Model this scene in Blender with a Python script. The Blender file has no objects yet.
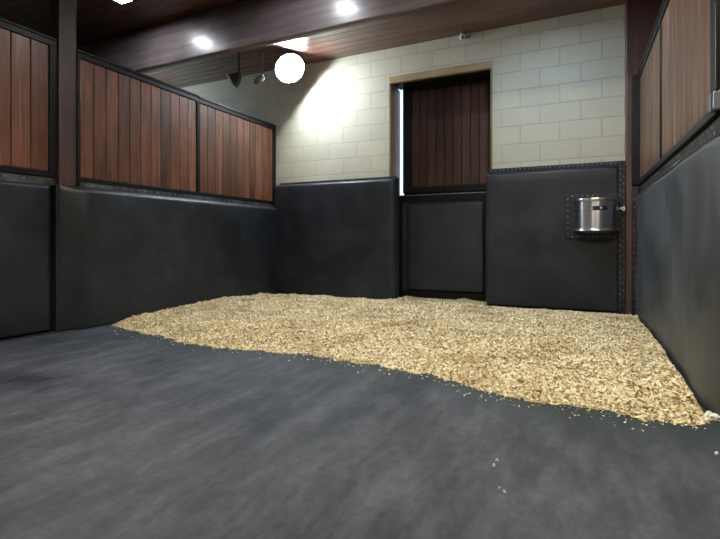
import bpy, bmesh, math, random
import numpy as np
from mathutils import Vector, noise, Matrix
random.seed(7); np.random.seed(7)
S = bpy.context.scene
C = S.collection
H = 0.75                      # camera height in metres
YAW = math.radians(25.2); F = 464.0; CX = 360.0; HZ = 240.0
SN, CS = math.sin(YAW), math.cos(YAW)

def floor_pt(px, py):
    """point of the floor seen at a photo pixel (used only to survey the bedding outline)"""
    t = F*H/(py-HZ); u = (px-CX)/F
    return ((CS*u-SN)*t, (SN*u+CS)*t)

# ------------------------------------------------------------------ materials
def new_mat(name):
    m = bpy.data.materials.new(name); m.use_nodes = True
    nt = m.node_tree; b = nt.nodes['Principled BSDF']
    return m, nt, b
def N(nt, typ, **kw):
    n = nt.nodes.new(typ)
    for k, v in kw.items(): setattr(n, k, v)
    return n
def ramp(nt, src, stops):
    r = N(nt, 'ShaderNodeValToRGB')
    e = r.color_ramp.elements
    while len(e) < len(stops): e.new(0.5)
    for i, (p, c) in enumerate(stops):
        e[i].position = p; e[i].color = (*c, 1) if len(c) == 3 else c
    nt.links.new(src, r.inputs['Fac'])
    return r
def texco(nt, scale=(1, 1, 1), coord='Object'):
    t = N(nt, 'ShaderNodeTexCoord'); m = N(nt, 'ShaderNodeMapping')
    m.inputs['Scale'].default_value = scale
    nt.links.new(t.outputs[coord], m.inputs['Vector'])
    return m.outputs['Vector']
def mix(nt, fac, a, b, blend='MIX'):
    m = N(nt, 'ShaderNodeMix', data_type='RGBA', blend_type=blend)
    for sock, v in ((m.inputs['Factor'], fac), (m.inputs['A'], a), (m.inputs['B'], b)):
        if isinstance(v, (int, float)): sock.default_value = v
        elif isinstance(v, tuple): sock.default_value = (*v, 1)
        else: nt.links.new(v, sock)
    return [o for o in m.outputs if o.type == 'RGBA'][0]
def noise_tex(nt, vec, scale, detail=4, rough=.55, dist=0):
    n = N(nt, 'ShaderNodeTexNoise'); nt.links.new(vec, n.inputs['Vector'])
    n.inputs['Scale'].default_value = scale; n.inputs['Detail'].default_value = detail
    n.inputs['Roughness'].default_value = rough; n.inputs['Distortion'].default_value = dist
    return n.outputs['Fac']
def bump(nt, b, h, strength, dist=.01):
    n = N(nt, 'ShaderNodeBump'); n.inputs['Strength'].default_value = strength; n.inputs['Distance'].default_value = dist
    nt.links.new(h, n.inputs['Height']); nt.links.new(n.outputs['Normal'], b.inputs['Normal'])

def wood(name, dark, mid, light, axis, rough=.38, spread=.55, coat=0.0, knots=True):
    """stained boards: grain runs along axis, every loose board gets its own tone"""
    m, nt, b = new_mat(name)
    sc = [9, 9, 9]; sc['XYZ'.index(axis)] = .55
    geo = N(nt, 'ShaderNodeNewGeometry')
    tc = N(nt, 'ShaderNodeTexCoord')
    sh = N(nt, 'ShaderNodeVectorMath', operation='MULTIPLY_ADD')
    comb = N(nt, 'ShaderNodeCombineXYZ')
    for i in range(3): nt.links.new(geo.outputs['Random Per Island'], comb.inputs[i])
    nt.links.new(comb.outputs[0], sh.inputs[0]); sh.inputs[1].default_value = (17, 31, 23)
    nt.links.new(tc.outputs['Object'], sh.inputs[2])
    mp = N(nt, 'ShaderNodeMapping'); mp.inputs['Scale'].default_value = sc
    nt.links.new(sh.outputs[0], mp.inputs['Vector'])
    g = noise_tex(nt, mp.outputs[0], 2.6, 7, .62, .9)
    r = ramp(nt, g, [(.28, dark), (.52, mid), (.76, light)])
    tone = ramp(nt, geo.outputs['Random Per Island'], [(0, (1-spread,)*3), (1, (1.0,)*3)])
    col = mix(nt, 1.0, r.outputs['Color'], tone.outputs['Color'], 'MULTIPLY')
    blot = noise_tex(nt, sh.outputs[0], 1.7, 3)
    br = ramp(nt, blot, [(.35, (.62, .62, .62)), (.65, (1, 1, 1))])
    col = mix(nt, 1.0, col, br.outputs['Color'], 'MULTIPLY')
    if knots:
        sk = [4.2, 4.2, 4.2]; sk['XYZ'.index(axis)] = 1.7
        mk = N(nt, 'ShaderNodeMapping'); mk.inputs['Scale'].default_value = sk
        nt.links.new(sh.outputs[0], mk.inputs['Vector'])
        v = N(nt, 'ShaderNodeTexVoronoi'); v.inputs['Scale'].default_value = 1.0
        nt.links.new(mk.outputs[0], v.inputs['Vector'])
        kr = ramp(nt, v.outputs['Distance'], [(.05, (.35, .3, .28)), (.13, (1, 1, 1))])
        col = mix(nt, .8, col, kr.outputs['Color'], 'MULTIPLY')
    nt.links.new(col, b.inputs['Base Color'])
    rr = ramp(nt, g, [(.3, (rough+.12,)*3), (.7, (rough-.05,)*3)])
    nt.links.new(rr.outputs['Color'], b.inputs['Roughness'])
    b.inputs['Coat Weight'].default_value = coat; b.inputs['Coat Roughness'].default_value = .18
    bump(nt, b, g, .18, .004)
    return m

def rubber(name, base, worn, rough=.5, scuff=.5, scale=1.6, streak=False, spec=.5, bumps=.25):
    m, nt, b = new_mat(name)
    v = texco(nt)
    n1 = noise_tex(nt, v, scale, 8, .62, .4)
    n2 = noise_tex(nt, texco(nt, (3, 3, .5) if streak else (1, 1, 1)), 5.5, 6, .6, .3)
    a = ramp(nt, n1, [(.42, (0, 0, 0)), (.74, (1, 1, 1))])
    c = ramp(nt, n2, [(.45, (0, 0, 0)), (.8, (1, 1, 1))])
    f = mix(nt, .45, a.outputs['Color'], c.outputs['Color'])
    fm = N(nt, 'ShaderNodeMath', operation='MULTIPLY'); nt.links.new(f, fm.inputs[0]); fm.inputs[1].default_value = scuff
    col = mix(nt, fm.outputs[0], base, worn)
    nt.links.new(col, b.inputs['Base Color'])
    rr = ramp(nt, n1, [(.3, (rough-.08,)*3), (.7, (rough+.12,)*3)])
    nt.links.new(rr.outputs['Color'], b.inputs['Roughness'])
    b.inputs['Specular IOR Level'].default_value = spec
    fine = noise_tex(nt, v, 60, 4, .6)
    h = mix(nt, .25, n2, fine)
    bump(nt, b, h, bumps, .01)
    return m

def plain(name, col, rough=.5, metal=0, var=.15, scale=12, bmp=.05):
    m, nt, b = new_mat(name)
    n = noise_tex(nt, texco(nt), scale, 5)
    lo = tuple(max(0, x*(1-var)) for x in col); hi = tuple(min(1, x*(1+var)) for x in col)
    r = ramp(nt, n, [(.3, lo), (.7, hi)])
    nt.links.new(r.outputs['Color'], b.inputs['Base Color'])
    b.inputs['Roughness'].default_value = rough; b.inputs['Metallic'].default_value = metal
    bump(nt, b, n, bmp, .004)
    return m

def emit(name, col, strength):
    m, nt, b = new_mat(name)
    b.inputs['Base Color'].default_value = (.8, .8, .8, 1)
    b.inputs['Emission Color'].default_value = (*col, 1)
    b.inputs['Emission Strength'].default_value = strength
    return m

def block_mat(name, paint):
    m, nt, b = new_mat(name)
    t = N(nt, 'ShaderNodeTexCoord'); sp = N(nt, 'ShaderNodeSeparateXYZ'); cb = N(nt, 'ShaderNodeCombineXYZ')
    ad = N(nt, 'ShaderNodeMath', operation='ADD')
    nt.links.new(t.outputs['Object'], sp.inputs[0])
    nt.links.new(sp.outputs['X'], ad.inputs[0]); nt.links.new(sp.outputs['Y'], ad.inputs[1])
    nt.links.new(ad.outputs[0], cb.inputs['X']); nt.links.new(sp.outputs['Z'], cb.inputs['Y'])
    br = N(nt, 'ShaderNodeTexBrick'); nt.links.new(cb.outputs[0], br.inputs['Vector'])
    br.offset = .5; br.inputs['Scale'].default_value = 1
    br.inputs['Brick Width'].default_value = .406; br.inputs['Row Height'].default_value = .203
    br.inputs['Mortar Size'].default_value = .006; br.inputs['Mortar Smooth'].default_value = .6
    br.inputs['Bias'].default_value = 0
    br.inputs['Color1'].default_value = (*paint, 1)
    br.inputs['Color2'].default_value = (*[x*.93 for x in paint], 1)
    br.inputs['Mortar'].default_value = (*[x*.72 for x in paint], 1)
    n = noise_tex(nt, t.outputs['Object'], 2.2, 5)
    r = ramp(nt, n, [(.3, (.92, .91, .89)), (.7, (1, 1, 1))])
    col = mix(nt, 1.0, br.outputs['Color'], r.outputs['Color'], 'MULTIPLY')
    nt.links.new(col, b.inputs['Base Color'])
    b.inputs['Roughness'].default_value = .55
    inv = N(nt, 'ShaderNodeMath', operation='SUBTRACT'); inv.inputs[0].default_value = 1
    nt.links.new(br.outputs['Fac'], inv.inputs[1])
    fine = noise_tex(nt, t.outputs['Object'], 90, 3)
    h = mix(nt, .12, inv.outputs[0], fine)
    bump(nt, b, h, .55, .006)
    return m

M = {}
M['wood'] = wood('stained partition boards', (.085, .032, .019), (.25, .095, .052), (.48, .21, .12), 'Z', .36, .55, .15)
M['wood_right'] = wood('lighter partition boards', (.10, .046, .024), (.22, .105, .055), (.34, .175, .095), 'Z', .4, .4, .1)
M['post'] = wood('stained post timber', (.045, .024, .021), (.075, .040, .034), (.11, .060, .050), 'Z', .40, .1, .1, False)
M['corner_post'] = wood('reddish post timber', (.075, .034, .028), (.13, .060, .048), (.19, .09, .07), 'Z', .40, .1, .1, False)
M['door_wood'] = wood('stained door boards', (.040, .015, .010), (.095, .036, .022), (.16, .066, .040), 'Z', .4, .4)
M['ceiling'] = wood('stained ceiling boards', (.075, .031, .022), (.17, .072, .048), (.28, .128, .085), 'X', .30, .35, .35, False)
M['beam'] = wood('stained beam timber', (.12, .097, .10), (.21, .165, .168), (.29, .235, .24), 'X', .32, .1, .4, False)
M['tan'] = wood('tan timber lining', (.30, .17, .075), (.42, .26, .13), (.52, .34, .18), 'Z', .5, .1, 0, True)
M['tan_x'] = wood('tan timber head lining', (.48, .32, .15), (.62, .43, .22), (.72, .53, .30), 'X', .5, .1, 0, True)
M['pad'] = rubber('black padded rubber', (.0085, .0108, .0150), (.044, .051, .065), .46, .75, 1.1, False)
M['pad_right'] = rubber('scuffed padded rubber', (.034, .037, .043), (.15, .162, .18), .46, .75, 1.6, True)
M['strip'] = rubber('black rubber strip', (.010, .010, .011), (.05, .05, .052), .45, .5, 6)
M['worn_strip'] = rubber('worn rubber strip', (.018, .018, .019), (.22, .22, .22), .5, .8, 9)
M['steel'] = plain('black steel frame', (.009, .009, .010), .38, .0, .3, 20)
M['steel'].node_tree.nodes['Principled BSDF'].inputs['Specular IOR Level'].default_value = .25
M['stud'] = plain('steel stud head', (.22, .22, .23), .38, .9)
M['ply'] = plain('dark lower partition wall', (.02, .02, .02), .6)
M['block'] = block_mat('cream painted block', (.68, .635, .50))
M['paint'] = plain('cream painted wall', (.45, .41, .32), .6, 0, .06, 3)
M['white'] = plain('white plastic', (.75, .75, .75), .4, 0, .05)
M['dark'] = plain('dark plastic', (.015, .015, .018), .4)
M['grey'] = plain('grey metal housing', (.23, .22, .22), .45, .3)
M['galv'] = plain('galvanised bracket', (.34, .38, .46), .35, .8)
M['chip'] = plain('pale wood chip', (.90, .86, .76), .6)
M['clump'] = plain('tan shavings clump', (.46, .27, .16), .85, 0, .4, 60, .5)
M['ground'] = plain('outdoor gravel', (.12, .13, .15), .9, 0, .3, 5)
def steel_brushed():
    m, nt, b = new_mat('brushed stainless steel')
    n = noise_tex(nt, texco(nt, (1, 1, 40)), 6, 4)
    r = ramp(nt, n, [(.3, (.50, .50, .51)), (.7, (.66, .66, .67))])
    nt.links.new(r.outputs['Color'], b.inputs['Base Color'])
    b.inputs['Metallic'].default_value = 1; b.inputs['Roughness'].default_value = .30
    b.inputs['Anisotropic'].default_value = .8; b.inputs['Anisotropic Rotation'].default_value = .25
    g = N(nt, 'ShaderNodeNewGeometry'); x = N(nt, 'ShaderNodeVectorMath', operation='CROSS_PRODUCT')
    nt.links.new(g.outputs['Normal'], x.inputs[0]); x.inputs[1].default_value = (0, 0, 1)
    nt.links.new(x.outputs[0], b.inputs['Tangent'])
    return m
M['stainless'] = steel_brushed()
def floor_mat():
    m, nt, b = new_mat('dusty rubber floor mat')
    v = texco(nt)
    n1 = noise_tex(nt, v, .9, 9, .62, .6)
    n2 = noise_tex(nt, texco(nt, (3.2, 1.0, 1)), 2.6, 8, .70, .35)
    n3 = noise_tex(nt, v, 26, 6, .7)
    a = ramp(nt, n1, [(.38, (0, 0, 0)), (.66, (1, 1, 1))])
    c = ramp(nt, n2, [(.42, (0, 0, 0)), (.70, (1, 1, 1))])
    d = ramp(nt, n3, [(.36, (.68, .68, .68)), (.62, (1, 1, 1))])
    f = mix(nt, .5, a.outputs['Color'], c.outputs['Color'])
    f = mix(nt, 1.0, f, d.outputs['Color'], 'MULTIPLY')
    col = mix(nt, f, FLOOR_A, FLOOR_B)
    # damp greenish stain in front of the bedding, a mark with its own shape
    at = N(nt, 'ShaderNodeAttribute', attribute_name='damp')
    mm = N(nt, 'ShaderNodeMath', operation='MULTIPLY'); nt.links.new(at.outputs['Fac'], mm.inputs[0])
    dr = ramp(nt, n2, [(.3, (.45, .45, .45)), (.6, (1, 1, 1))]); nt.links.new(dr.outputs['Color'], mm.inputs[1])
    col = mix(nt, mm.outputs[0], col, (.020, .034, .024))
    nt.links.new(col, b.inputs['Base Color'])
    rr = ramp(nt, f, [(0, (.66,)*3), (1, (.85,)*3)])
    nt.links.new(rr.outputs['Color'], b.inputs['Roughness'])
    b.inputs['Specular IOR Level'].default_value = .22
    h = mix(nt, .4, n3, n2)
    bump(nt, b, h, .4, .006)
    return m
FLOOR_A = (.024, .028, .038); FLOOR_B = (.145, .158, .19)
M['floor'] = floor_mat()
def shavings_mat():
    m, nt, b = new_mat('pine shavings')
    geo = N(nt, 'ShaderNodeNewGeometry')
    r = ramp(nt, geo.outputs['Random Per Island'], [(0, (.34, .22, .09)), (.06, (.62, .47, .24)), (.4, (.84, .72, .46)), (.8, (.90, .82, .60)), (1, (.95, .91, .78))])
    n = noise_tex(nt, texco(nt), 2.6, 7, .68)
    br = ramp(nt, n, [(.3, (.66, .57, .44)), (.52, (1, 1, 1))])
    col = mix(nt, 1.0, r.outputs['Color'], br.outputs['Color'], 'MULTIPLY')
    nt.links.new(col, b.inputs['Base Color']); b.inputs['Roughness'].default_value = .8
    b.inputs['Specular IOR Level'].default_value = .2
    return m
M['shavings'] = shavings_mat()
LAMP_K = 62.0; BACK_FILL_K = 135.0; NEXT_FILL_K = 9.0; ROW_K = 60.0; FRONT_K = 165.0
M['flood_lens'] = emit('flood lamp lens', (.78, .90, 1.0), LAMP_K)
M['back_fill_lens'] = emit('added cool fill light lens', (.58, .79, 1.0), BACK_FILL_K)
M['next_fill_lens'] = emit('added neighbour fill lamp lens', (.70, .87, 1.0), NEXT_FILL_K)
M['row_lens'] = emit('ceiling light lens', (.90, .95, 1.0), ROW_K)
M['front_lens'] = emit('warm ceiling light lens', (1.0, .90, .70), FRONT_K)

# ------------------------------------------------------------------ mesh helpers
def link(name, me, mat, parent=None, smooth=False):
    me.materials.append(mat)
    if smooth:
        for p in me.polygons: p.use_smooth = True
    o = bpy.data.objects.new(name, me); C.objects.link(o)
    if parent is not None:
        o.parent = parent
        o.matrix_parent_inverse = Matrix.Translation(-world_loc(parent))
    return o
def world_loc(o):
    v = Vector(o.location)
    if o.parent is not None: v = o.matrix_parent_inverse @ v + world_loc(o.parent)
    return v
class MB:
    def __init__(s): s.bm = bmesh.new()
    def box(s, x0, x1, y0, y1, z0, z1, bev=0, seg=2):
        m = Matrix.Translation(((x0+x1)/2, (y0+y1)/2, (z0+z1)/2)) @ Matrix.Diagonal((x1-x0, y1-y0, z1-z0, 1))
        r = bmesh.ops.create_cube(s.bm, size=1, matrix=m)
        if bev:
            ed = list({e for v in r['verts'] for e in v.link_edges})
            bmesh.ops.bevel(s.bm, geom=ed, offset=bev, segments=seg, profile=.5, affect='EDGES')
        return s
    def cyl(s, p, q, r0, r1=None, seg=20):
        p, q = Vector(p), Vector(q); d = q-p
        m = Matrix.Translation((p+q)/2) @ d.to_track_quat('Z', 'Y').to_matrix().to_4x4()
        bmesh.ops.create_cone(s.bm, cap_ends=True, segments=seg, radius1=r0, radius2=r0 if r1 is None else r1, depth=d.length, matrix=m)
        return s
    def sphere(s, c, r, sc=(1, 1, 1), seg=16):
        m = Matrix.Translation(c) @ Matrix.Diagonal((*sc, 1))
        bmesh.ops.create_uvsphere(s.bm, u_segments=seg, v_segments=seg//2, radius=r, matrix=m)
        return s
    def lathe(s, prof, mat, seg=40, a0=0, a1=2*math.pi, sx=1, sy=1):
        rings = []; full = abs(a1-a0-2*math.pi) < 1e-6
        n = seg if full else seg+1
        for r, z in prof:
            rings.append([s.bm.verts.new(mat @ Vector((r*sx*math.cos(a0+(a1-a0)*i/seg), r*sy*math.sin(a0+(a1-a0)*i/seg), z))) for i in range(n)])
        for a, b in zip(rings, rings[1:]):
            for i in range(seg):
                j = (i+1) % n
                s.bm.faces.new((a[i], a[j], b[j], b[i]))
        return s
    def poly(s, pts, d):
        """prism: polygon pts extruded by vector d"""
        d = Vector(d); a = [s.bm.verts.new(p) for p in pts]; b = [s.bm.verts.new(Vector(p)+d) for p in pts]
        s.bm.faces.new(a[::-1]); s.bm.faces.new(b)
        for i in range(len(a)):
            j = (i+1) % len(a); s.bm.faces.new((a[i], a[j], b[j], b[i]))
        return s
    def done(s, name, mat, parent=None, smooth=False):
        bmesh.ops.recalc_face_normals(s.bm, faces=s.bm.faces)
        me = bpy.data.meshes.new(name); s.bm.to_mesh(me); s.bm.free()
        o = link(name, me, mat, parent, False)
        if smooth:
            for p in me.polygons: p.use_smooth = True
            try: me.set_sharp_from_angle(angle=math.radians(40))
            except Exception: pass
        return o
def thing(name, label, cat, loc=(0, 0, 0), group=None):
    o = bpy.data.objects.new(name, None); C.objects.link(o); o.location = loc
    o.empty_display_size = .1
    return tag(o, label, cat, group)
def tag(o, label, cat, group=None):
    o['label'] = label; o['category'] = cat
    if group: o['group'] = group
    return o
def struct(o):
    o['kind'] = 'structure'; return o

# ------------------------------------------------------------------ room dimensions
CEIL = 3.165; YW = 5.46; XL, XR = -7.6, 4.2; YF = -2.6
# bedding outline (front edge surveyed on the floor)
edge_px = [(104, 324), (123, 326.5), (150, 334), (180, 341), (215, 346), (250, 347.5), (280, 351), (310, 355), (340, 359.5), (370, 362), (400, 367), (440, 375), (475, 385), (520, 396), (560, 406), (610, 413), (650, 418), (690, 421), (735, 424)]
edge = [floor_pt(*p) for p in edge_px]
edge.sort(key=lambda p: p[0])
def edge_y(x):
    if x <= edge[0][0]: return edge[0][1]
    for a, b in zip(edge, edge[1:]):
        if a[0] <= x <= b[0]: return a[1]+(b[1]-a[1])*(x-a[0])/(b[0]-a[0]+1e-9)
    return edge[-1][1]

# ------------------------------------------------------------------ setting
def make_floor():
    nx, ny = 120, 110
    x = np.linspace(XL, XR, nx); y = np.concatenate([np.linspace(YF, 1.2, 20), np.linspace(1.25, 5.9, ny-20)])
    verts = [(a, b, 0) for b in y for a in x]
    faces = [(j*nx+i, j*nx+i+1, (j+1)*nx+i+1, (j+1)*nx+i) for j in range(ny-1) for i in range(nx-1)]
    me = bpy.data.meshes.new('floor'); me.from_pydata(verts, [], faces)
    at = me.attributes.new('damp', 'FLOAT', 'POINT')
    for k, (a, b, c) in enumerate(verts):
        d = edge_y(a)-b
        wv = .22+.12*noise.noise((a*1.3, 3, 0)) + (.10 if a > -1.6 else 0)
        inside = -3.7 < a < .6
        at.data[k].value = max(0, min(1, 1-d/wv))*.8 if (inside and d > -.4) else 0
    return struct(link('floor', me, M['floor']))
make_floor()

# ceiling boards run along X
mb = MB(); y = YF
while y < YW+.4:
    mb.box(XL, XR, y, y+.127, CEIL, CEIL+.03, .004, 1); y += .13
struct(mb.done('ceiling', M['ceiling']))
mb = MB().box(XL, XR, YF, 6.0, CEIL+.035, CEIL+.06)
struct(mb.done('ceiling_deck', M['ply']))

DX0, DX1, DZ = -2.16, -.892, 2.81        # rough opening
mb = MB()
mb.box(XL, DX0, YW, 5.80, -.0, CEIL+.02).box(DX1, XR, YW, 5.80, 0, CEIL+.02).box(DX0, DX1, YW, 5.80, DZ, CEIL+.02)
struct(mb.done('wall_back', M['block']))
struct(MB().box(XL-.15, XL, YF, 5.8, 0, CEIL+.02).done('wall_left', M['paint']))
struct(MB().box(XR, XR+.15, YF, 5.8, 0, CEIL+.02).done('wall_right', M['paint']))
struct(MB().box(XL-.15, XR+.15, YF-.15, YF, 0, CEIL+.02).done('wall_front', M['paint']))
# tan lining of the doorway
struct(MB().box(DX0, DX1, YW-.008, YW+.05, DZ-.085, DZ, .003).done('trim_1', M['tan_x']))
struct(MB().box(DX0+.02, DX1-.02, YW+.051, 5.80, DZ-.07, DZ).done('trim_4', M['steel']))
struct(MB().box(DX0, DX0+.02, YW-.006, 5.80, 0, DZ-.086).done('trim_2', M['tan']))
struct(MB().box(DX1-.02, DX1, YW-.006, 5.80, 0, DZ-.086).done('trim_3', M['tan']))
struct(MB().box(-12, 10, 5.8, 40, -.12, -.06).done('ground', M['ground']))

# lower partition walls that carry the framed panels
struct(MB().box(-4.02, -3.93, .3, 2.41, 0, 1.262).done('wall_partition', M['ply']))
struct(MB().box(-3.99, -3.862, 2.562, YW, 0, 1.24).done('wall_partition', M['ply']))
struct(MB().box(.577, .65, 2.36, 5.295, 0, 1.285).done('wall_partition', M['ply']))

# ------------------------------------------------------------------ beam and posts
BY0, BY1, BZ = 3.72, 3.81, 2.69
tag(MB().box(XL, XR, BY0, BY1, BZ, CEIL-.001, .018, 3).done('ceiling_beam', M['beam'], None), 'deep dark stained timber beam running across under the boarded ceiling', 'beam')
tag(MB().box(-4.012, -3.885, 2.412, 2.56, 0, CEIL-.001, .006).done('timber_post', M['post']), 'brown timber post rising to the ceiling between the left side panels', 'post')
tag(MB().box(.432, .745, 5.305, YW-.001, 0, CEIL-.001, .006).done('timber_post', M['corner_post']), 'brown timber post in the back right corner beside the steel waterer', 'post')

# ------------------------------------------------------------------ padding
stud_me = None
def studs(parent, pts, normal, r=.0095):
    """steel nail heads, one mesh object each"""
    global stud_me
    if stud_me is None:
        bm = bmesh.new(); bmesh.ops.create_uvsphere(bm, u_segments=8, v_segments=6, radius=1)
        stud_me = bpy.data.meshes.new('stud'); bm.to_mesh(stud_me); bm.free(); stud_me.materials.append(M['stud'])
        for p in stud_me.polygons: p.use_smooth = True
    n = Vector(normal)
    for p in pts:
        o = bpy.data.objects.new('stud', stud_me); C.objects.link(o); o.parent = parent
        o.location = Vector(p)-world_loc(parent)
        o.scale = tuple(r*(.5 if abs(c) > .5 else 1) for c in n)

def cushion(name, o0, ux, uz, nrm, W, Hh, T, rl, rr, rt, rb, mat, parent, seed=0, wave=.008, rim=.012, lin=0):
    """upholstered slab: flat back, soft front whose thickness falls off round the edges"""
    o0, ux, uz, nrm = map(Vector, (o0, ux, uz, nrm))
    def stations(L, ra, rb_):
        s = set([0.0, L])
        for k in range(1, 9):
            a = k/8
            if ra: s.add(ra*(1-math.cos(a*math.pi/2)))
            if rb_: s.add(L-rb_*(1-math.cos(a*math.pi/2)))
        n = max(3, int(L/.06))
        for k in range(1, n):
            v = L*k/n
            if v > ra+.02 and v < L-rb_-.02: s.add(v)
        return sorted(s)
    us, vs = stations(W, rl, rr), stations(Hh, rb, rt)
    f = lambda d, r: 1.0 if (r == 0 or d >= r) else math.sqrt(max(0, 1-(1-d/r)**2))
    bm = bmesh.new(); G = []; B = []
    for v in vs:
        g = []; b = []
        for u in us:
            e = (min(1, u/rl)**lin if lin else f(u, rl))*f(W-u, rr)*f(v, rb)*f(Hh-v, rt)
            p = o0+ux*u+uz*v
            w = wave*(noise.noise((u*1.7+seed, v*2.1, seed))+.5*noise.noise((u*4+seed, v*5, seed+3)))*min(1, e*1.2)
            d = rim+(T-rim)*e+w*e
            g.append(bm.verts.new(p+nrm*d)); b.append(p)
        G.append(g); B.append(b)
    nu, nv = len(us), len(vs)
    for j in range(nv-1):
        for i in range(nu-1):
            bm.faces.new((G[j][i], G[j][i+1], G[j+1][i+1], G[j+1][i]))
    loop = [(0, i) for i in range(nu)]+[(j, nu-1) for j in range(1, nv)]+[(nv-1, i) for i in range(nu-2, -1, -1)]+[(j, 0) for j in range(nv-2, 0, -1)]
    bv = [bm.verts.new(B[j][i]) for j, i in loop]
    for k in range(len(loop)):
        l = (k+1) % len(loop)
        bm.faces.new((G[loop[k][0]][loop[k][1]], bv[k], bv[l], G[loop[l][0]][loop[l][1]]))
    bm.faces.new(bv)
    bmesh.ops.recalc_face_normals(bm, faces=bm.faces)
    me = bpy.data.meshes.new(name); bm.to_mesh(me); bm.free()
    ob = link(name, me, mat, parent, True)
    try: me.set_sharp_from_angle(angle=math.radians(50))
    except Exception: pass
    return ob
def frange(a, b, n): return [a+(b-a)*(i+.5)/n for i in range(n)]

X1, Y1, Z1 = (1, 0, 0), (0, 1, 0), (0, 0, 1)
# left side, nearest the camera (front of the post)
p = thing('wall_pad', 'black padded wall cover left of the brown post at the photo edge', 'wall pad', (-3.93, 1.4, 0))
cushion('cushion', (-3.93, .4, 0.01), Y1, Z1, X1, 1.96, 1.19, .045, .05, .04, .04, .02, M['pad'], p, 3, .008)
s = MB().box(-3.93, -3.918, .4, 2.38, 1.2, 1.258).done('nailing_strip', M['worn_strip'], p)
studs(s, [(-3.918, y, 1.232) for y in frange(.5, 2.36, 14)], X1)
# left side, main run
p = thing('wall_pad', 'long black padded wall cover under the two left board panels', 'wall pad', (-3.86, 3.9, 0))
cushion('cushion', (-3.86, 2.39, 0.01), Y1, Z1, X1, 2.94, 1.195, .115, .17, .05, .06, .0, M['pad'], p, 11, .012, .012, 1)
MB().box(-3.935, -3.846, 2.364, 2.388, 0, 1.2, .004).box(-3.884, -3.861, 2.389, 2.561, 0, 1.2).done('end_flap', M['pad'], p)
s = MB().box(-3.86, -3.848, 2.564, 5.33, 1.205, 1.245).done('nailing_strip', M['worn_strip'], p)
studs(s, [(-3.848, y, 1.226) for y in frange(2.58, 5.3, 36)], X1, .008)
# back wall, left of door
p = thing('wall_pad', 'tall black padded wall cover on the block wall left of the door', 'wall pad', (-2.9, 5.45, 0))
cushion('cushion', (-3.855, 5.459, 0.01), X1, Z1, (0, -1, 0), 1.825, 1.515, .125, .03, .07, .05, .0, M['pad'], p, 23, .012)
MB().box(-3.80, -2.05, 5.435, 5.459, 1.526, 1.55, .004).done('nailing_strip', M['worn_strip'], p)
# back wall, right of door
p = thing('wall_pad', 'black padded wall cover with studded border behind the steel waterer', 'wall pad', (-.25, 5.45, 0))
cushion('cushion', (-.955, 5.459, 0.03), X1, Z1, (0, -1, 0), 1.315, 1.49, .10, .05, .006, .05, .0, M['pad'], p, 31, .008)
s = MB().box(-.94, .431, 5.44, 5.459, 1.521, 1.562, .003).done('nailing_strip', M['strip'], p)
studs(s, [(x, 5.44, 1.541) for x in frange(-.92, .42, 30)], Y1, .008)
s = MB().box(.362, .431, 5.37, 5.459, .0, 1.52, .003).done('nailing_strip', M['strip'], p)
studs(s, [(.385, 5.37, z) for z in frange(.06, 1.5, 26)]+[(.415, 5.37, z) for z in frange(.06, 1.5, 20)], Y1, .008)
s = MB().box(-.125, .36, 5.342, 5.356, .765, 1.225, .003).done('backing_patch', M['strip'], p)
studs(s, [(-.10, 5.342, z) for z in frange(.78, 1.21, 7)]+[(x, 5.342, 1.205) for x in frange(-.08, .35, 9)]+[(x, 5.342, .785) for x in frange(-.08, .35, 9)], Y1, .008)
s = MB().box(-.94, .36, 5.44, 5.459, 0.0, .028, .003).done('nailing_strip', M['strip'], p)
# right side
p = thing('wall_pad', 'grey scuffed padded wall cover along the right side of the stall', 'wall pad', (.575, 3.8, 0))
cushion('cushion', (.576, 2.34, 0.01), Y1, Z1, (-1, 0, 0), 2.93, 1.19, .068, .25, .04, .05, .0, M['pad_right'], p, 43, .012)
s = MB().box(.548, .576, 2.44, 5.27, 1.202, 1.28, .003).done('nailing_strip', M['strip'], p)
studs(s, [(.548, y, 1.222) for y in frange(2.5, 5.2, 34)]+[(.548, y, 1.258) for y in frange(2.54, 5.24, 34)], X1, .008)
s = MB().box(.476, .545, 5.272, 5.30, .0, 1.28, .003).done('corner_strip', M['strip'], p)
studs(s, [(.50, 5.272, z) for z in frange(.06, 1.26, 16)], Y1, .008)

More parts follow.
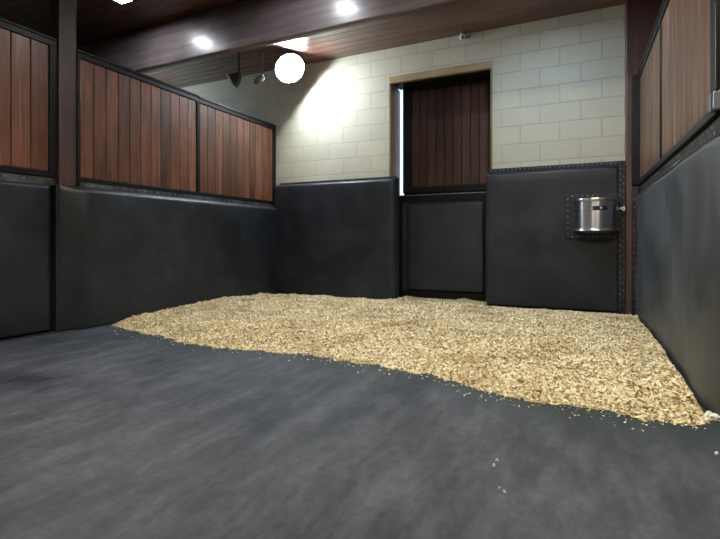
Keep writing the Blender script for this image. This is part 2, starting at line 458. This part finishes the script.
# ------------------------------------------------------------------ framed board panels
def boards(x0, x1, y0, y1, z0, z1, n, mat, parent, along='Y', gap=.004):
    mb = MB()
    a, b = (y0, y1) if along == 'Y' else (x0, x1)
    w = (b-a)/n
    for i in range(n):
        lo, hi = a+i*w+gap/2, a+(i+1)*w-gap/2
        if along == 'Y': mb.box(x0, x1, lo, hi, z0, z1, .006, 1)
        else: mb.box(lo, hi, y0, y1, z0, z1, .006, 1)
    return mb.done('board_panel', mat, parent)
def panel(label, xc, y0, y1, zb, zt, n, mat, side, stile=(.035, .035)):
    """steel framed board infill on plane x = xc; side = +1 faces +x"""
    t = thing('stall_panel', label, 'panel', (xc, (y0+y1)/2, zb))
    rt, rb = .05, .045
    MB().box(xc-.034, xc+.034, y0, y1, zt-rt*.45, zt, .006).box(xc-.026, xc+.026, y0, y1, zt-rt-.02, zt-rt*.45, .003).done('top_rail', M['steel'], t)
    MB().box(xc-.028, xc+.028, y0, y1, zb, zb+rb, .004).done('bottom_rail', M['steel'], t)
    MB().box(xc-.027, xc+.027, y0, y0+stile[0], zb+rb, zt-rt-.02, .004).done('side_rail', M['steel'], t)
    MB().box(xc-.027, xc+.027, y1-stile[1], y1, zb+rb, zt-rt-.02, .004).done('side_rail', M['steel'], t)
    boards(xc-.016, xc+.016, y0+stile[0]+.001, y1-stile[1]-.001, zb+rb+.001, zt-rt-.021, n, mat, t)
    return t
panel('dark framed board panel left of the brown post, cut by the photo edge', -3.935, .62, 2.408, 1.266, 2.415, 12, M['wood'], 1, (.04, .055))
panel('reddish framed board panel just right of the brown post on the left side', -3.905, 2.563, 3.965, 1.246, 2.385, 11, M['wood'], 1, (.03, .022))
panel('reddish framed board panel at the back of the left side, touching the block wall', -3.905, 3.967, 5.445, 1.246, 2.375, 11, M['wood'], 1, (.022, .06))
panel('narrow looking brown board panel at the back of the right side', .555, 3.935, 5.255, 1.286, 2.385, 9, M['wood_right'], -1, (.015, .03))
t = panel('brown board panel at the front of the right side, above the grey pad', .555, 2.43, 3.933, 1.286, 2.385, 10, M['wood_right'], -1, (.09, .015))
MB().box(.512, .528, 2.40, 2.47, 1.30, 1.375, .003).box(.512, .60, 2.395, 2.43, 1.30, 1.375, .003).done('bracket', M['galv'], t)
tag(MB().box(.476, .548, 5.262, 5.302, 1.29, 2.37, .004).done('steel_upright', M['steel']), 'black steel upright in the back right corner in front of the brown post', 'upright')

# ------------------------------------------------------------------ door
d = thing('door_1', 'upper leaf of the stall door, dark boards in a black frame', 'door', (-1.5, 5.78, 1.36)); struct(d)
ux0, ux1 = -2.086, -.925
MB().box(ux0, ux1, 5.755, 5.795, 2.685, 2.775, .003).done('top_rail', M['steel'], d)
MB().box(ux0, ux1, 5.755, 5.795, 1.362, 1.43, .003).done('bottom_rail', M['steel'], d)
MB().box(ux0, ux0+.115, 5.755, 5.795, 1.43, 2.685, .003).done('side_rail', M['steel'], d)
MB().box(ux1-.06, ux1, 5.755, 5.795, 1.43, 2.685, .003).done('side_rail', M['steel'], d)
MB().box(ux0+.115, ux1-.06, 5.791, 5.797, 1.43, 2.685).done('backing_board', M['ply'], d)
boards(ux0+.116, ux1-.061, 5.765, 5.79, 1.431, 2.684, 9, M['door_wood'], d, 'X')
MB().box(ux0, ux1, 5.796, 5.815, 1.28, 1.40, .002).done('overlap_strip', M['steel'], d)
d = thing('door_2', 'lower leaf of the stall door covered with a black pad', 'door', (-1.5, 5.78, 0)); struct(d)
lx0 = -2.134
MB().box(lx0, ux1, 5.735, 5.795, .002, .085, .003).done('bottom_rail', M['steel'], d)
MB().box(lx0, ux1, 5.735, 5.795, 1.24, 1.325, .004).done('top_rail', M['steel'], d)
MB().box(lx0, ux1, 5.732, 5.79, 1.3255, 1.336, .002).done('lit_ledge_strip', M['galv'], d)  # pale strip stands in for light catching the top edge of the leaf
MB().box(lx0, lx0+.05, 5.735, 5.795, .085, 1.24, .003).done('side_rail', M['steel'], d)
MB().box(ux1-.05, ux1, 5.735, 5.795, .085, 1.24, .003).done('side_rail', M['steel'], d)
MB().box(lx0+.05, ux1-.05, 5.75, 5.79, .085, 1.24).done('backing_board', M['ply'], d)
cushion('cushion', (-2.015, 5.75, .10), X1, Z1, (0, -1, 0), .985, 1.12, .045, .03, .03, .03, .03, M['pad'], d, 51, .006, .006)

# ------------------------------------------------------------------ steel waterer
w = thing('waterer', 'round stainless steel waterer mounted on the back right wall pad', 'waterer', (.17, 5.34, .83))
T0 = Matrix.Translation((.17, 5.342, 0))
A0, A1 = math.pi, 2*math.pi
mb = MB().lathe([(.200, .860), (.2005, .90), (.2005, 1.145), (.190, 1.145), (.188, .90), (.15, .862), (0.001, .862)], T0, 56, A0, A1, 1, .93)
mb.done('bowl', M['stainless'], w, True)
MB().lathe([(.201, 1.135), (.212, 1.142), (.216, 1.155), (.212, 1.168), (.200, 1.170), (.188, 1.160), (.188, 1.14)], T0, 56, A0, A1, 1, .93).done('rim', M['stainless'], w, True)
MB().lathe([(.200, .868), (.214, .856), (.217, .845), (.210, .838), (.12, .826), (.001, .824)], T0, 56, A0, A1, 1, .93).done('base_lip', M['stainless'], w, True)
MB().lathe([(.2015, 1.045), (.2035, 1.045), (.2035, 1.088), (.2015, 1.088), (.2015, 1.045)], T0, 10, math.radians(258), math.radians(296), 1, .93).done('name_plate', M['dark'], w)
MB().sphere((T0.translation.x+.204*math.cos(math.radians(279)), T0.translation.y+.204*.93*math.sin(math.radians(279)), 1.068), .011, (1, .35, 1), 10).done('emblem', M['white'], w)
MB().box(-.02, .36, 5.334, 5.341, .845, 1.165).done('back_plate', M['stainless'], w)
MB().cyl((.385, 5.335, 1.065), (.412, 5.29, 1.065), .014, .014, 12).box(.398, .42, 5.30, 5.345, 1.04, 1.085, .003).done('hose_fitting', M['white'], w)

# ------------------------------------------------------------------ lights
lp = Vector((-4.53*H, 6.77*H, 3.975*H))
A = Vector((-3.975*H, YW, 4.176*H)); B = Vector((-5.07*H, YW, 3.13*H))
n = (B-A).cross(lp-A).normalized()
if n.x < 0: n = -n
R = n.to_track_quat('Z', 'Y').to_matrix().to_4x4()
fl = thing('flood_lamp', 'bright round flood lamp hanging under the ceiling by the block wall', 'lamp', lp)
TT = Matrix.Translation(lp) @ R
LAMP_PROF = [(.001, -.07), (.10, -.07), (.125, -.05), (.19, -.03), (.20, -.02), (.20, -.002), (.191, -.002), (.191, -.012), (.001, -.012)]
MB().lathe(LAMP_PROF, TT, 48).done('housing', M['dark'], fl, True)
MB().lathe([(.001, 0), (.189, 0), (.189, -.008), (.001, -.008)], TT, 48).done('lens', M['flood_lens'], fl)
q = TT @ Vector((0, 0, -.07))
MB().cyl(q, (q.x-.01, q.y+.02, q.z+.06), .022).cyl((q.x-.01, q.y+.02, q.z+.05), (q.x-.01, q.y+.02, CEIL-.015), .012).cyl((q.x-.01, q.y+.02, CEIL-.02), (q.x-.01, q.y+.02, CEIL), .05).done('bracket', M['dark'], fl)

def ceiling_light(x, y, s, lens, label, group):
    t = thing('ceiling_light', label, 'light', (x, y, CEIL), group)
    mb = MB()
    for sx in (-1, 1):
        mb.box(x+sx*s-.008, x+sx*s+.008, y-s-.008, y+s+.008, CEIL-.02, CEIL-.0005, .002)
        mb.box(x-s+.008, x+s-.008, y+sx*s-.008, y+sx*s+.008, CEIL-.02, CEIL-.0005, .002)
    mb.done('frame', M['dark'], t)
    MB().box(x-s+.009, x+s-.009, y-s+.009, y+s-.009, CEIL-.012, CEIL-.001).done('diffuser', lens, t)
for x, lab in ((-4.12, 'square ceiling light glowing above the left board panels'), (-2.17, 'square ceiling light above the photo top in front of the beam'), (-.2, 'square ceiling light in front of the beam toward the right side')):
    ceiling_light(x, 3.16, .085, M['row_lens'], lab, 'square ceiling lights before the beam')
for x in (-1.25, .4):
    ceiling_light(x, 1.3, .11, M['front_lens'], 'warm square ceiling light out of view above the front of the stall', 'warm square ceiling lights over the stall front')

c = Vector((-6.0, 4.45, 2.72)); nn = Vector((.45, .88, -.05)).normalized()
T2 = Matrix.Translation(c) @ nn.to_track_quat('Z', 'Y').to_matrix().to_4x4()
f2 = thing('flood_lamp', 'added unseen round fill lamp brightening the block wall beyond the left panels', 'lamp', c)  # fill lamp added out of view to brighten the wall past the partition
MB().lathe(LAMP_PROF, T2, 48).done('housing', M['dark'], f2, True)
MB().lathe([(.001, 0), (.189, 0), (.189, -.008), (.001, -.008)], T2, 48).done('lens', M['next_fill_lens'], f2)
q = T2 @ Vector((0, 0, -.05))
MB().cyl(q, (q.x, q.y, CEIL), .014).done('bracket', M['dark'], f2)
ceiling_light(-.35, 4.05, .085, M['back_fill_lens'], 'added unseen square fill light behind the beam brightening the back wall', None)  # added out of view behind the beam to cool and brighten the upper wall

# ------------------------------------------------------------------ small fixtures up high
# unlit spotlight head beyond the left partition
c = Vector((-4.0, 4.72, 2.81))
t = thing('spotlight_head', 'small dark wedge-shaped spotlight head with a pale edge beyond the left panels', 'spotlight', c)
rt, fw = Vector((CS, SN, 0)), Vector((-SN, CS, 0)); up = Vector((0, 0, 1))
ptq = lambda a, b: c+rt*a+up*b-fw*.05
MB().poly([ptq(-.075, .055), ptq(.075, .085), ptq(.055, -.01), ptq(.005, -.085), ptq(-.035, -.02)], fw*.11).done('housing', M['dark'], t)
MB().poly([ptq(-.11, .05), ptq(-.085, .062), ptq(-.022, -.04), ptq(-.042, -.05)], fw*.11).done('front_glass', M['white'], t)
MB().cyl(c+rt*.05+up*.07, c+rt*.05+up*(CEIL-c.z), .012).done('bracket', M['dark'], t)
c = Vector((-3.72, 4.86, 2.815))
t = thing('round_fitting', 'small grey oval fitting hanging between the spotlight head and flood lamp', 'fitting', c)
dirv = (rt*.75+up*.62-fw*.2).normalized()
Q = Matrix.Translation(c) @ dirv.to_track_quat('Z', 'Y').to_matrix().to_4x4()
MB().lathe([(.001, -.085), (.03, -.075), (.045, -.04), (.048, 0), (.045, .04), (.03, .07), (.001, .08)], Q, 24).done('housing', M['grey'], t, True)
MB().cyl(c+dirv*.07, (c+dirv*.07).xy.to_3d()+Vector((0, 0, CEIL)), .01).done('bracket', M['grey'], t)
# small dome camera on top of the block wall
c = Vector((-1.235, 5.425, 3.125))
t = thing('security_camera', 'tiny white camera with dark lens where block wall meets ceiling', 'camera', c)
MB().sphere(c, .030, (1, 1, 1), 20).cyl(c, (c.x, c.y, CEIL), .018).done('body', M['white'], t, True)
MB().sphere(c+Vector((.012, -.020, -.010)), .016, (1, 1, 1), 16).done('lens', M['dark'], t, True)
MB().box(c.x+.03, c.x+.10, YW-.02, YW-.001, 3.11, 3.15, .004).done('junction_box', M['grey'], t)

# ------------------------------------------------------------------ bedding
def edge_n(x): return edge_y(x)+.06*noise.noise((x*3.1, 1.5, 0))+.045*noise.noise((x*9, 7.5, 0))+.025*noise.noise((x*25, 3.5, 0))
def bed_h(x, y):
    d = y-edge_n(x)
    # distance-ish to front edge (edge runs obliquely)
    dd = max(0, d*.8)
    ramp_ = 1-math.exp(-dd/.07)
    hh = .026+.030*math.sin(max(0, min(1, (y-2.6)/2.6))*math.pi)
    hh += .016*noise.noise((x*1.6, y*1.6, 2.0))+.016*noise.noise((x*4.2, y*4.2, 5.0))+.012*noise.noise((x*9, y*9, 9.0))+.014*noise.noise((x*20, y*20, 4.0))
    if y > 4.95: hh -= .018*min(1, (y-4.95)/.3)
    hh += .018*math.exp(-((x+3.62)**2/.06+(y-4.3)**2/.3))
    return max(.005, hh)*ramp_ if d > 0 else 0
BX0, BX1 = -3.735, .488
def inside_bed(x, y):
    yb = 5.755 if -2.10 < x < -.93 else 5.34
    if not (BX0-.01 < x < BX1+.01 and y < yb): return False
    e = edge_n(x)-.03
    return y > e
def make_bed(name, label, x0, x1, y0, y1, target, kind):
    st = .02
    xs = np.linspace(x0, x1, max(4, int((x1-x0)/st))); ys = np.linspace(y0, y1, max(4, int((y1-y0)/st)))
    vid = {}; verts = []; faces = []
    def V(i, j):
        if (i, j) not in vid:
            vid[(i, j)] = len(verts); verts.append((xs[i], ys[j], bed_h(xs[i], ys[j])+.001))
        return vid[(i, j)]
    for i in range(len(xs)-1):
        for j in range(len(ys)-1):
            if inside_bed((xs[i]+xs[i+1])/2, (ys[j]+ys[j+1])/2): faces.append((V(i, j), V(i+1, j), V(i+1, j+1), V(i, j+1)))
    rnd = random.Random(5); n = 0
    while n < target:
        x = rnd.uniform(x0+.012, x1-.012); y = y0+(y1-y0)*rnd.random()
        if rnd.random() > min(1, (2.4/math.hypot(x, y))**1.3): continue      # more flakes up close
        near = 1.0
        if inside_bed(x, y):
            z = bed_h(x, y)+rnd.uniform(-.003, .008); tilt = .6
        else:
            dd = edge_n(x)-y
            if dd > .35 or rnd.random() > .16*math.exp(-abs(dd)/.045): continue
            z = .003; tilt = .25; near = .7
        L = rnd.uniform(.0032, .0095)*near*(1.35 if rnd.random() < .12 else 1); Wd = L*rnd.uniform(.35, .8)
        a = rnd.uniform(0, 6.283)
        nn = Vector((rnd.gauss(0, tilt), rnd.gauss(0, tilt), 1)).normalized()
        e1 = Vector((math.cos(a), math.sin(a), 0)); e1 = (e1-nn*e1.dot(nn)).normalized(); e2 = nn.cross(e1)
        c = Vector((x, y, z+abs(e1.z)*L*.5)); curl = nn*(L*rnd.uniform(.05, .35))
        k = len(verts)
        for p in (c-e1*L-e2*Wd-curl, c-e1*L+e2*Wd-curl, c-e2*Wd+curl*.3, c+e2*Wd+curl*.3, c+e1*L-e2*Wd*.8-curl, c+e1*L+e2*Wd*.8-curl):
            verts.append((max(x0, min(x1, p.x)), min(y1, p.y), max(.0015, p.z)))
        faces.append((k, k+1, k+3, k+2)); faces.append((k+2, k+3, k+5, k+4)); n += 1
    me = bpy.data.meshes.new(name); me.from_pydata([tuple(v) for v in verts], [], faces)
    o = link(name, me, M['shavings']); o['kind'] = 'stuff'
    tag(o, label, 'wood shavings')
make_bed('shavings_bedding', 'thick bed of pale pine shavings spread over the back of the stall floor', BX0, BX1, 2.0, 5.30, 230000, 0)
make_bed('doorway_shavings', 'pale pine shavings lying in the doorway at the foot of the padded door', -2.02, -.96, 5.335, 5.69, 12000, 1)

# loose pale chips and a clump on the floor
def flake(px, py, s, label, rz, mat='chip', group=None):
    x, y = floor_pt(px, py)
    bm = bmesh.new(); vs = []
    for i in range(4):
        for j in range(3):
            u, v = (i/3-.5)*2*s, (j/2-.5)*1.2*s
            z = .006+.006*math.sin(i*1.1)+.002*(j % 2)
            ca, sa = math.cos(rz), math.sin(rz)
            vs.append(bm.verts.new((x+u*ca-v*sa, y+u*sa+v*ca, z)))
    fs = [bm.faces.new((vs[i*3+j], vs[i*3+j+1], vs[i*3+j+4], vs[i*3+j+3])) for i in range(3) for j in range(2)]
    ex = bmesh.ops.extrude_face_region(bm, geom=fs)
    for g in ex['geom']:
        if isinstance(g, bmesh.types.BMVert): g.co.z -= .0045
    zmin = min(v.co.z for v in bm.verts)
    for v in bm.verts: v.co.z -= zmin-.0003
    bmesh.ops.recalc_face_normals(bm, faces=bm.faces)
    me = bpy.data.meshes.new('wood_chip'); bm.to_mesh(me); bm.free()
    return tag(link('wood_chip', me, M[mat]), label, 'wood chip', group)
flake(497, 462, .0048, 'brightest pale wood chip on the bare floor, farther of the upper pair', .4, group='loose wood chips on the bare floor')
flake(494, 467, .0052, 'pale wood chip just nearer than the brightest chip on bare floor', 1.2, group='loose wood chips on the bare floor')
flake(499.5, 490.5, .0045, 'small wood chip left in the lower pair of chips on bare floor', .1, group='loose wood chips on the bare floor')
flake(504, 494, .0055, 'wood chip right in the lower pair of chips, nearest the camera', 2.0, group='loose wood chips on the bare floor')
flake(717, 455, .007, 'pale wood chip on bare floor at the right edge of the photo', .8, group='loose wood chips on the bare floor')
def clump(px, py, s, label, mat, off=(0, 0)):
    x, y = floor_pt(px, py); x += off[0]; y += off[1]
    bm = bmesh.new(); bmesh.ops.create_icosphere(bm, subdivisions=4, radius=1)
    for v in bm.verts:
        k = 1+.45*noise.noise(v.co*1.8+Vector((px, 0, 0)))+.3*noise.noise(v.co*6)
        v.co = Vector((v.co.x*s*k, v.co.y*s*k*.9, max(0, v.co.z*s*.8*k+s*.12)))+Vector((x, y, .0005))
    me = bpy.data.meshes.new('shavings_clump'); bm.to_mesh(me); bm.free()
    return tag(link('shavings_clump', me, mat), label, 'clump')
clump(86, 326.5, .038, 'small tan clump of shavings on the floor against the long left pad', M['clump'], (.035, -.02))
clump(711, 419, .028, 'pale clump of shavings on the floor by the right pad near end', M['chip'])

# ------------------------------------------------------------------ world, camera, view
wd = bpy.data.worlds.new('sky'); S.world = wd; wd.use_nodes = True
bg = wd.node_tree.nodes['Background']; bg.inputs['Color'].default_value = (.55, .74, 1.0, 1); bg.inputs['Strength'].default_value = .65
cam = bpy.data.cameras.new('camera'); co = bpy.data.objects.new('camera', cam); C.objects.link(co); S.camera = co
cam.sensor_width = 36; cam.lens = F/720*36; cam.shift_y = -(269.5-HZ)/720; cam.clip_start = .02
co.location = (0, 0, H); co.rotation_euler = (math.pi/2, 0, YAW)
S.view_settings.view_transform = 'Standard'; S.view_settings.look = 'None'
S.view_settings.gamma = 1; S.view_settings.use_curve_mapping = False
S.view_settings.exposure = 1.6
